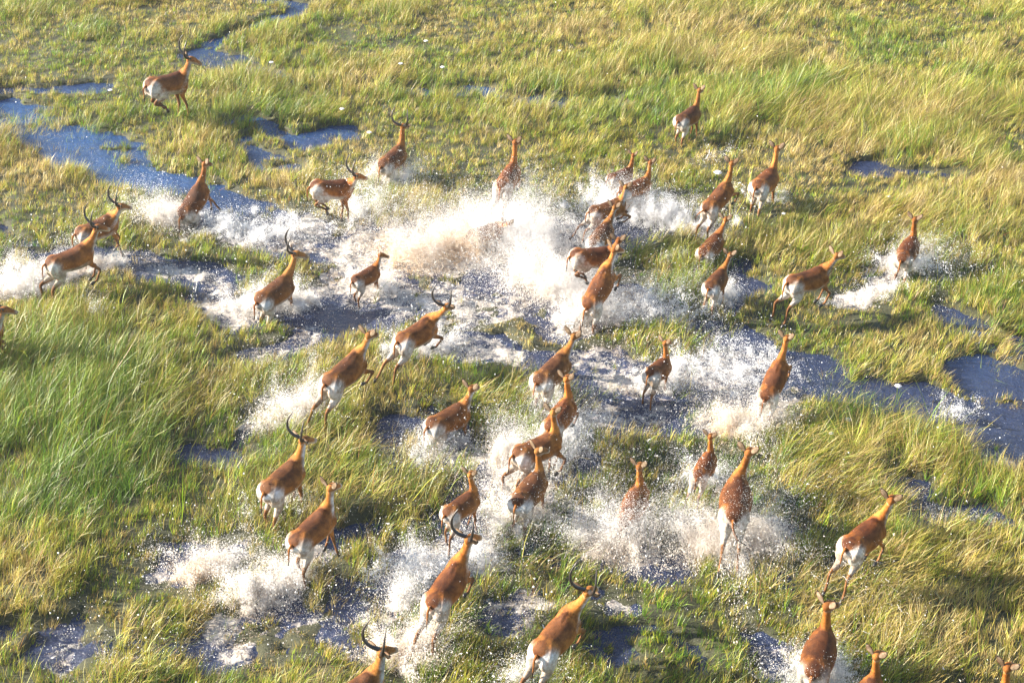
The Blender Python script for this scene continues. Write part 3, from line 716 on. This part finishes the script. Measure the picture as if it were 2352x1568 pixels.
# ------------------------------------------------------------------ splashes: thrown droplets, fingers of water and foam
OCT_V = np.array([(1, 1, 1), (-1, -1, 1), (-1, 1, -1), (1, -1, -1)], float) / 1.3
TET_F = np.array([0, 1, 2, 0, 3, 1, 0, 2, 3, 1, 3, 2])
TV = OCT_V
def mist_mesh(P, rad, col, g):
    n = len(P)
    A = g.normal(size=(n, 3)); A /= np.linalg.norm(A, axis=1)[:, None]
    B = np.cross(A, g.normal(size=(n, 3))); B /= np.linalg.norm(B, axis=1)[:, None]
    r = rad[:, None]
    V = np.stack([P + A * r, P - A * r * .5 + B * r * .87, P - A * r * .5 - B * r * .87], 1).reshape(-1, 3)
    return V
def drops_mesh(name, P, rad, col, g, stretch=None, extra=None):
    n = len(P)
    q = g.normal(size=(n, 4)); q /= np.linalg.norm(q, axis=1)[:, None]
    w, x, y, z = q.T
    Rm = np.stack([1 - 2 * (y * y + z * z), 2 * (x * y - w * z), 2 * (x * z + w * y), 2 * (x * y + w * z), 1 - 2 * (x * x + z * z), 2 * (y * z - w * x),
                   2 * (x * z - w * y), 2 * (y * z + w * x), 1 - 2 * (x * x + y * y)], 1).reshape(n, 3, 3)
    V = np.einsum('nij,kj->nki', Rm, TV) * rad[:, None, None]
    if stretch is not None:
        V = V + stretch[:, None, :] * (np.einsum('nki,ni->nk', V, stretch) / (np.linalg.norm(stretch, axis=1)[:, None] + 1e-9))[:, :, None]
    V = (V + P[:, None, :]).reshape(-1, 3)
    L = (np.arange(n)[:, None] * 4 + TET_F[None]).ravel()
    C = np.repeat(col, 4, 0); nf = n * 4
    if extra is not None:
        V = np.vstack([V, extra[0]]); L = np.concatenate([L, np.arange(len(extra[0])) + n * 4]); C = np.vstack([C, np.repeat(extra[1], 3, 0)]); nf += len(extra[0]) // 3
    return np_mesh(name, V, L, np.full(nf, 3), M_SPRAY, C)
WARM = np.array((0.90, 0.68, 0.40)); COLD = np.array((0.97, 0.97, 0.97))
GRAV = 9.8
def splash(u0, v0, u1, v1, rad, hmax, n, label, warm=.25, lean=(0, 0), jets=40, seed=0, fine=1.0, outw=.5):
    """a splash thrown up along the ground line (u0,v0)-(u1,v1)"""
    g = np.random.default_rng(3000 + seed); n = int(n * (.6 if n > 60000 else .7))
    a = np.array(ground(u0, v0)); b = np.array(ground(u1, v1))
    tj = g.random(jets); pj = a[None] * (1 - tj)[:, None] + b[None] * tj[:, None] + g.normal(0, rad * .35, (jets, 2))
    aj = g.random(jets) * 2 * np.pi
    vz = np.sqrt(2 * GRAV * hmax * (g.random(jets) ** 1.3 * .9 + .1))
    vo = vz * outw * (.2 + g.random(jets))
    vj = np.stack([np.cos(aj) * vo + lean[0] * vz, np.sin(aj) * vo + lean[1] * vz, vz], 1)
    wj = g.random(jets) ** 1.5 + .15; wj /= wj.sum()
    j = g.choice(jets, n, p=wj)
    V = vj[j] * (1 + g.normal(0, .12, (n, 1))) + g.normal(0, .12, (n, 3)) * vz[j][:, None] * g.random((n, 1)) ** 1.5
    V[:, 2] = np.abs(V[:, 2])
    T = V[:, 2] / GRAV * 2 * g.random(n) ** 1.15
    X = np.concatenate([pj[j], np.zeros((n, 1))], 1) + V * T[:, None]; X[:, 2] -= .5 * GRAV * T * T
    X[:, :2] += g.normal(0, .03, (n, 2))
    Vd = V.copy(); Vd[:, 2] -= GRAV * T
    # strings of water torn off along the jets
    ns, nl_ = max(3, min(jets * 5, n // 90)), 26
    js = g.choice(jets, ns, p=wj); vs = vj[js] * (1 + g.normal(0, .10, (ns, 1))) + g.normal(0, .08, (ns, 3)) * vj[js][:, 2:3]
    t0 = np.abs(vs[:, 2]) / GRAV * (.1 + 1.3 * g.random(ns)); dt = (.012 + .05 * g.random(ns))[:, None] * np.linspace(0, 1, nl_)[None]
    tt = t0[:, None] + dt + g.normal(0, .0012, dt.shape)
    XS = np.stack([pj[js][:, :1] + vs[:, :1] * tt, pj[js][:, 1:2] + vs[:, 1:2] * tt, np.abs(vs[:, 2:3]) * tt - .5 * GRAV * tt * tt], -1)
    XS += np.cumsum(g.normal(0, .0035, XS.shape), 1)
    RS = (.004 + .008 * g.random(ns))[:, None] * (1 - .6 * np.linspace(0, 1, nl_)[None]) * (.7 + .6 * g.random(dt.shape))
    XS = XS.reshape(-1, 3); RS = RS.ravel(); ok = XS[:, 2] > 0; XS, RS = XS[ok], RS[ok]
    # a dense low boil near the foot of the splash
    m = int(n * .35); t = g.random(m); B = a[None] * (1 - t)[:, None] + b[None] * t[:, None] + g.normal(0, rad * .45, (m, 2))
    lump = fbm(B[:, 0] * 5, B[:, 1] * 5, 141 + seed % 7, 3)
    dist = np.exp(-((g.normal(0, 1, m)) ** 2))
    Bz = g.random(m) ** 1.6 * hmax * .45 * sstep(.3, .7, lump)
    X = np.vstack([X, np.concatenate([B, Bz[:, None]], 1)])
    N = len(X)
    r = .0035 + .0045 * g.random(N) ** 2 + .009 * g.random(N) ** 16
    k = g.random(N) < .008 ; r[k] += .008 * g.random(k.sum())
    r = np.concatenate([r, RS]); X = np.vstack([X, XS])
    r *= fine * np.where(X[:, 2] > .45, .62, 1.0) * .92
    st = np.zeros_like(X); sp = np.linalg.norm(Vd, axis=1)[:, None] + 1e-6
    st[:len(Vd)] = Vd / sp * np.clip(sp * .35, 0, 1.3) * (r[:len(Vd)] > .006)[:, None]
    wn = np.clip(warm * 2.0 * (fbm(X[:, 0] * 1.8 + seed, X[:, 1] * 1.8, 151, 3)) * np.exp(-X[:, 2] / (hmax * .45)), 0, 1)[:, None]
    c = COLD * (1 - wn) + WARM * wn
    X[:, 2] = np.maximum(X[:, 2], 0.0) + .01
    # the finest droplets, too small to tell apart, hang round the same paths
    k = g.integers(0, N, int(N * 2.0)); F = X[k] + g.normal(0, 1, (len(k), 3)) * (.025 + .07 * X[k][:, 2:3]) ; F[:, 2] = np.abs(F[:, 2]) + .01
    fr = (.0040 + .0022 * g.random(len(k))) * fine
    MV = mist_mesh(F, fr, c[k], g)
    o = link('splash', drops_mesh('splash', X, r, c, g, stretch=st + 1e-9, extra=(MV, c[k]))); set_props(o, label, 'splash', 'splashes of white water thrown up by the herd')
    return o
SPL = [
 # u0 v0 u1 v1 rad h n label warm lean jets
 (20, 665, 150, 635, .5, .55, 26000, 'low white splash trailing behind the stretched-out male at the left edge', .25, (-.1, 0), 50, .5),
 (170, 625, 270, 610, .4, .35, 9000, 'small frothy wave under the front hooves of the two overlapping males', .3, (.1, 0), 30, .5),
 (370, 515, 430, 515, .4, .85, 26000, 'bright plume of spray on the left of the long-necked female in the blue channel', .3, (-.2, 0), 50, .35),
 (470, 520, 640, 545, .9, .5, 17000, 'wide thin spray drifting over the blue channel, right of the long-necked female', 0, (.2, -.1), 60, .6),
 (530, 715, 690, 700, .45, .45, 26000, 'low white splash round the dark reddish male at left centre', .25, (0, 0), 50, .5),
 (850, 430, 930, 425, .4, .6, 15000, 'splash round the legs of the male behind the sideways leaping male', .1, (0, 0), 40, .5),
 (760, 500, 900, 480, 1.2, .9, 13000, 'scattered droplets thrown up under the male leaping sideways', .05, (0, 0), 60, .7),
 (940, 590, 1120, 560, .9, 1.15, 75000, 'tan and white left part of the biggest splash, lit from behind', .75, (-.12, 0), 80, .45),
 (1130, 540, 1270, 560, .9, 1.15, 80000, 'white middle part of the biggest splash, under the female with white thighs', .2, (-.1, .05), 80, .5),
 (1200, 640, 1340, 690, .8, 1.2, 80000, 'white right part of the biggest splash, behind the steeply rearing female', .2, (-.25, .1), 80, .45),
 (820, 665, 880, 665, .35, .4, 9000, 'small splash at the feet of the young antelope left of the biggest splash', .2, (0, 0), 30, .5),
 (1300, 740, 1400, 720, .4, .6, 22000, 'splash under the steeply rearing female, thrown to both sides', .25, (0, 0), 50, .6),
 (1440, 700, 1560, 730, .9, .8, 9000, 'large loose drops flying over dark water right of the rearing female', 0, (.2, .1), 60, .7),
 (1360, 490, 1470, 480, .8, .7, 26000, 'spray behind the close pair, around the female stretched over its edge', .02, (.05, 0), 60, .5),
 (1500, 510, 1620, 520, .7, .6, 26000, 'thin veil of spray left of the jumping reddish female with curled tail', .05, (-.1, 0), 60, .5),
 (1540, 600, 1600, 592, .2, .22, 5000, 'small glassy sheet of water left of the slim female behind reeds', .1, (-.2, 0), 20, .4),
 (1730, 470, 1800, 468, .25, .3, 6500, 'small splash at the feet of the stout tan female', .1, (0, 0), 30, .5),
 (1620, 690, 1680, 690, .35, .38, 10000, 'small splash round the feet of the pale-legged small female', .15, (0, 0), 30, .5),
 (2040, 625, 2110, 615, .4, .75, 17000, 'splash round the legs of the reddish female at the far right', .15, (.15, 0), 36, .55),
 (1940, 705, 2080, 670, .4, .3, 7000, 'low foamy splash on the grass right of the sideways flying female', .3, (0, 0), 40, .5),
 (890, 830, 1030, 790, .5, .45, 17000, 'splash under the male with upright horns in the middle', .1, (-.1, 0), 50, .5),
 (630, 985, 740, 930, .5, .65, 24000, 'white splash left behind by the leaping female left of centre', .3, (-.1, 0), 50, .5),
 (1220, 930, 1280, 920, .35, .3, 7000, 'small splash under the large female behind the line of three', .1, (0, 0), 30, .5),
 (1480, 890, 1540, 885, .35, .35, 6000, 'small splash at the feet of the young antelope with lowered head', .1, (0, 0), 30, .5),
 (1640, 1000, 1790, 975, .45, .85, 30000, 'muddy tan and white splash under the slender female at the right', .6, (0, 0), 60, .5),
 (1560, 860, 1760, 850, 1.0, .45, 13000, 'wide fine spray over dark blue water left of the slender female', 0, (-.2, .1), 80, .6),
 (1200, 1080, 1300, 1020, .7, .85, 26000, 'mist and drops round the three close females below the centre', .05, (.1, .1), 60, .5),
 (1145, 1065, 1165, 1060, .13, 1.1, 9000, 'narrow upright column of water left of the three close females', .35, (0, 0), 20, .1),
 (1150, 1210, 1240, 1200, .5, .7, 25000, 'splash round the legs of the lowest of the three close females', .35, (-.1, 0), 50, .5),
 (960, 1040, 1060, 1010, .6, .5, 6000, 'thin mist over the grass beside the dull brown female', .0, (-.1, 0), 50, .6),
 (1340, 1270, 1470, 1240, .5, .85, 32000, 'wide white splash under the female left of the two big-eared females', .4, (0, .0), 60, .6),
 (1590, 1270, 1760, 1240, .55, 1.15, 48000, 'largest splash at lower right, crown shaped, under the big-eared female', .4, (0, 0), 60, .75),
 (1600, 1120, 1650, 1110, .3, .6, 7000, 'spray below the young antelope behind the big-eared female', 0, (0, 0), 30, .4),
 (600, 1200, 680, 1160, .4, .35, 6000, 'thin spray round the hind legs of the lower left male', .1, (-.1, 0), 40, .5),
 (420, 1330, 510, 1300, .3, .5, 12000, 'tan and white splash farthest left in the lower part', .55, (0, 0), 40, .5),
 (550, 1390, 700, 1330, .55, .6, 30000, 'big foamy splash behind the long-necked female at lower left', .35, (-.1, 0), 60, .5),
 (890, 1340, 1120, 1280, .8, .5, 16000, 'loose spray over the water above the big male at bottom centre', 0, (0, .1), 60, .6),
 (900, 1390, 930, 1400, .15, .8, 7000, 'clear curling column of water left of the big male at bottom centre', .2, (.15, 0), 16, .25),
 (880, 1530, 980, 1490, .45, .7, 28000, 'tan and white splash beside the male cut off by the bottom edge', .55, (.1, 0), 50, .5),
 (1180, 1590, 1260, 1570, .3, .6, 8000, 'small splash at the hind hooves of the male with U-shaped horns', .1, (0, 0), 30, .5),
 (1830, 1580, 1920, 1570, .4, .65, 20000, 'splash round the legs of the long-necked female at the bottom right', .1, (0, 0), 40, .5),
 (200, 720, 240, 760, .3, .6, 1800, 'string of falling drops below the stretched-out male at the left', .0, (0, 0), 10, .2),
 (2160, 950, 2230, 955, .3, .35, 1100, 'few drops jumping from the dark blue water at the right edge', .0, (0, 0), 16, .6),
 (1600, 380, 1680, 370, .5, .4, 800, 'few drops in the air above the jumping reddish female', .0, (0, 0), 30, .6),
]
for i, s in enumerate(SPL):
    splash(*s[:8], warm=s[8], lean=s[9], jets=s[10], outw=s[11], seed=i)

# loose drops hanging in the air all over the herd, and flakes of foam on the churned water
g = np.random.default_rng(77)
N = 26000
px = g.uniform(-13, 13, N * 8); py = g.uniform(17, 44, N * 8)
k = g.random(N * 8) < np.clip(samp(foam, px, py), 0, 1) * .5 + .006
px, py = px[k][:N * 2], py[k][:N * 2]
pz = g.random(len(px)) ** 2.2 * 1.3
r = .003 + .005 * g.random(len(px)) ** 2 + .012 * g.random(len(px)) ** 10
o = link('flying_drops', drops_mesh('flying_drops', np.stack([px, py, pz], 1), r, np.tile(COLD, (len(px), 1)), g))
set_props(o, 'fine scattered water drops in the air all through the running herd', 'water drops', None, 'stuff')
N = 1600000
px = g.uniform(-16, 16, N); py = g.uniform(15, 48, N)
f = samp(foam, px, py); cl = fbm(px * 4.5, py * 4.5, 161, 4)
k = (g.random(N) < sstep(.46, .62, cl + .22 * (f - .6)) * np.clip(f * 1.2, 0, 1)) & (f > .06)
px, py = px[k], py[k]; print('foam', len(px))
pz = np.maximum(wz(px, py), terrain(px, py)) + .008 + .05 * sstep(.5, .75, fbm(px * 4.5, py * 4.5, 161, 4)) * g.random(len(px))
r = .004 + .010 * g.random(len(px)) ** 3
wn = np.clip((fbm(px * 1.1, py * 1.1, 171, 3) - .42) * 3, 0, .9)[:, None]
o = link('foam', drops_mesh('foam', np.stack([px, py, pz], 1), r, np.array((.70, .69, .66)) * (1 - wn) + np.array((.36, .26, .15)) * wn, g))
set_props(o, 'broken white and tan foam floating on the churned water behind the antelopes', 'foam', None, 'stuff')

# ------------------------------------------------------------------ water lilies
LIL = [(978, 96, 'white water lily at the top, highest of those left of the picture centre'), (1016, 156, 'white water lily in the upper grass right below the highest one'),
       (623, 145, 'white water lily beside the thin channel at the upper left'), (920, 148, 'white water lily left of another one in the upper grass'),
       (253, 209, 'white water lily in shallow water left of the lone bounding male'), (785, 252, 'white water lily in the grass above the small blue pool'),
       (848, 306, 'white water lily on the small blue pool left of a male with horns'), (1648, 399, 'large white water lily left of the head of the jumping reddish female'),
       (1948, 965, 'white water lily standing on the dark water below the grass at the right'), (2062, 888, 'white water lily on dark water at the right, above the lower one'),
       (1908, 996, 'small white water lily at the lower bank of the dark water'), (2040, 452, 'small white water lily in the dry grass at the upper right'),
       (1285, 118, 'tiny white water lily in the grass near the top centre'), (1800, 492, 'tiny white water lily in the grass under the stout tan female')]
def lily(u, v, label):
    x, y = ground(u, v, .3)
    root = bpy.data.objects.new('water_lily', None); COL.objects.link(root); root.location = (x, y, 0)
    set_props(root, label, 'flower', 'white water lilies in the marsh')
    big = 1.5 if 'large' in label else (.75 if ('tiny' in label or 'small white' in label) else 1.0)
    V = []; F = []
    for ring, (n, L, el) in enumerate(((9, .075, .35), (8, .06, .75), (6, .045, 1.1))):
        for i in range(n):
            a = 2 * math.pi * (i + ring * .5) / n; d = np.array((math.cos(a) * math.cos(el), math.sin(a) * math.cos(el), math.sin(el))); s = np.array((-math.sin(a), math.cos(a), 0))
            b = len(V); up = np.array((-math.cos(a) * math.sin(el), -math.sin(a) * math.sin(el), math.cos(el))) * .003
            for t, w in ((0, .004), (.5, .016), (1, .001)):
                q = d * L * t
                for e in (-1, 1):
                    V.append(q + s * w * e + up); V.append(q + s * w * e - up)
            for k in (0, 4):
                q = b + k
                F += [(q, q + 2, q + 6, q + 4), (q + 1, q + 5, q + 7, q + 3), (q, q + 4, q + 5, q + 1), (q + 2, q + 3, q + 7, q + 6)]
    V = np.array(V) * big + np.array((0, 0, .3))
    link('petals', np_mesh('petals', V, [i for f in F for i in f], np.full(len(F), 4), M_PETAL), root)
    E = Soup(); E.tube([(0, 0, .3, .008, .008), (0, 0, .315, .018 * big, .018 * big), (0, 0, .335, .012 * big, .012 * big)], (0, 1, 0), lambda t, s, u: WHT, seg=10, k=3)
    link('stamens', E.mesh('stamens', M_STAMEN, False), root)
    E = Soup(); E.tube([(.03, .02, -.15, .005, .005), (.01, .01, .1, .005, .005), (0, 0, .3, .005, .005)], (0, 1, 0), lambda t, s, u: PAL[1], seg=6, k=4)
    link('stem', E.mesh('stem', M_GRASS), root)
for q in LIL: lily(*q)

# ------------------------------------------------------------------ bright moist air over the marsh
m, n, out = new_mat('moist_air')
pv = node(n, 'ShaderNodeVolumePrincipled', Density=0.0005, Anisotropy=0.5); pv.inputs['Color'].default_value = (0.95, 0.97, 1.0, 1)
n.links.new(pv.outputs[0], out.inputs['Volume'])
bx = [(x, y, z) for x in (-450, 450) for y in (-250, 950) for z in (-2, 30)]
me = bpy.data.meshes.new('haze'); me.from_pydata(bx, [], [(0, 1, 3, 2), (4, 6, 7, 5), (0, 4, 5, 1), (2, 3, 7, 6), (0, 2, 6, 4), (1, 5, 7, 3)]); me.materials.append(m)
o = link('haze', me); set_props(o, kind='stuff')
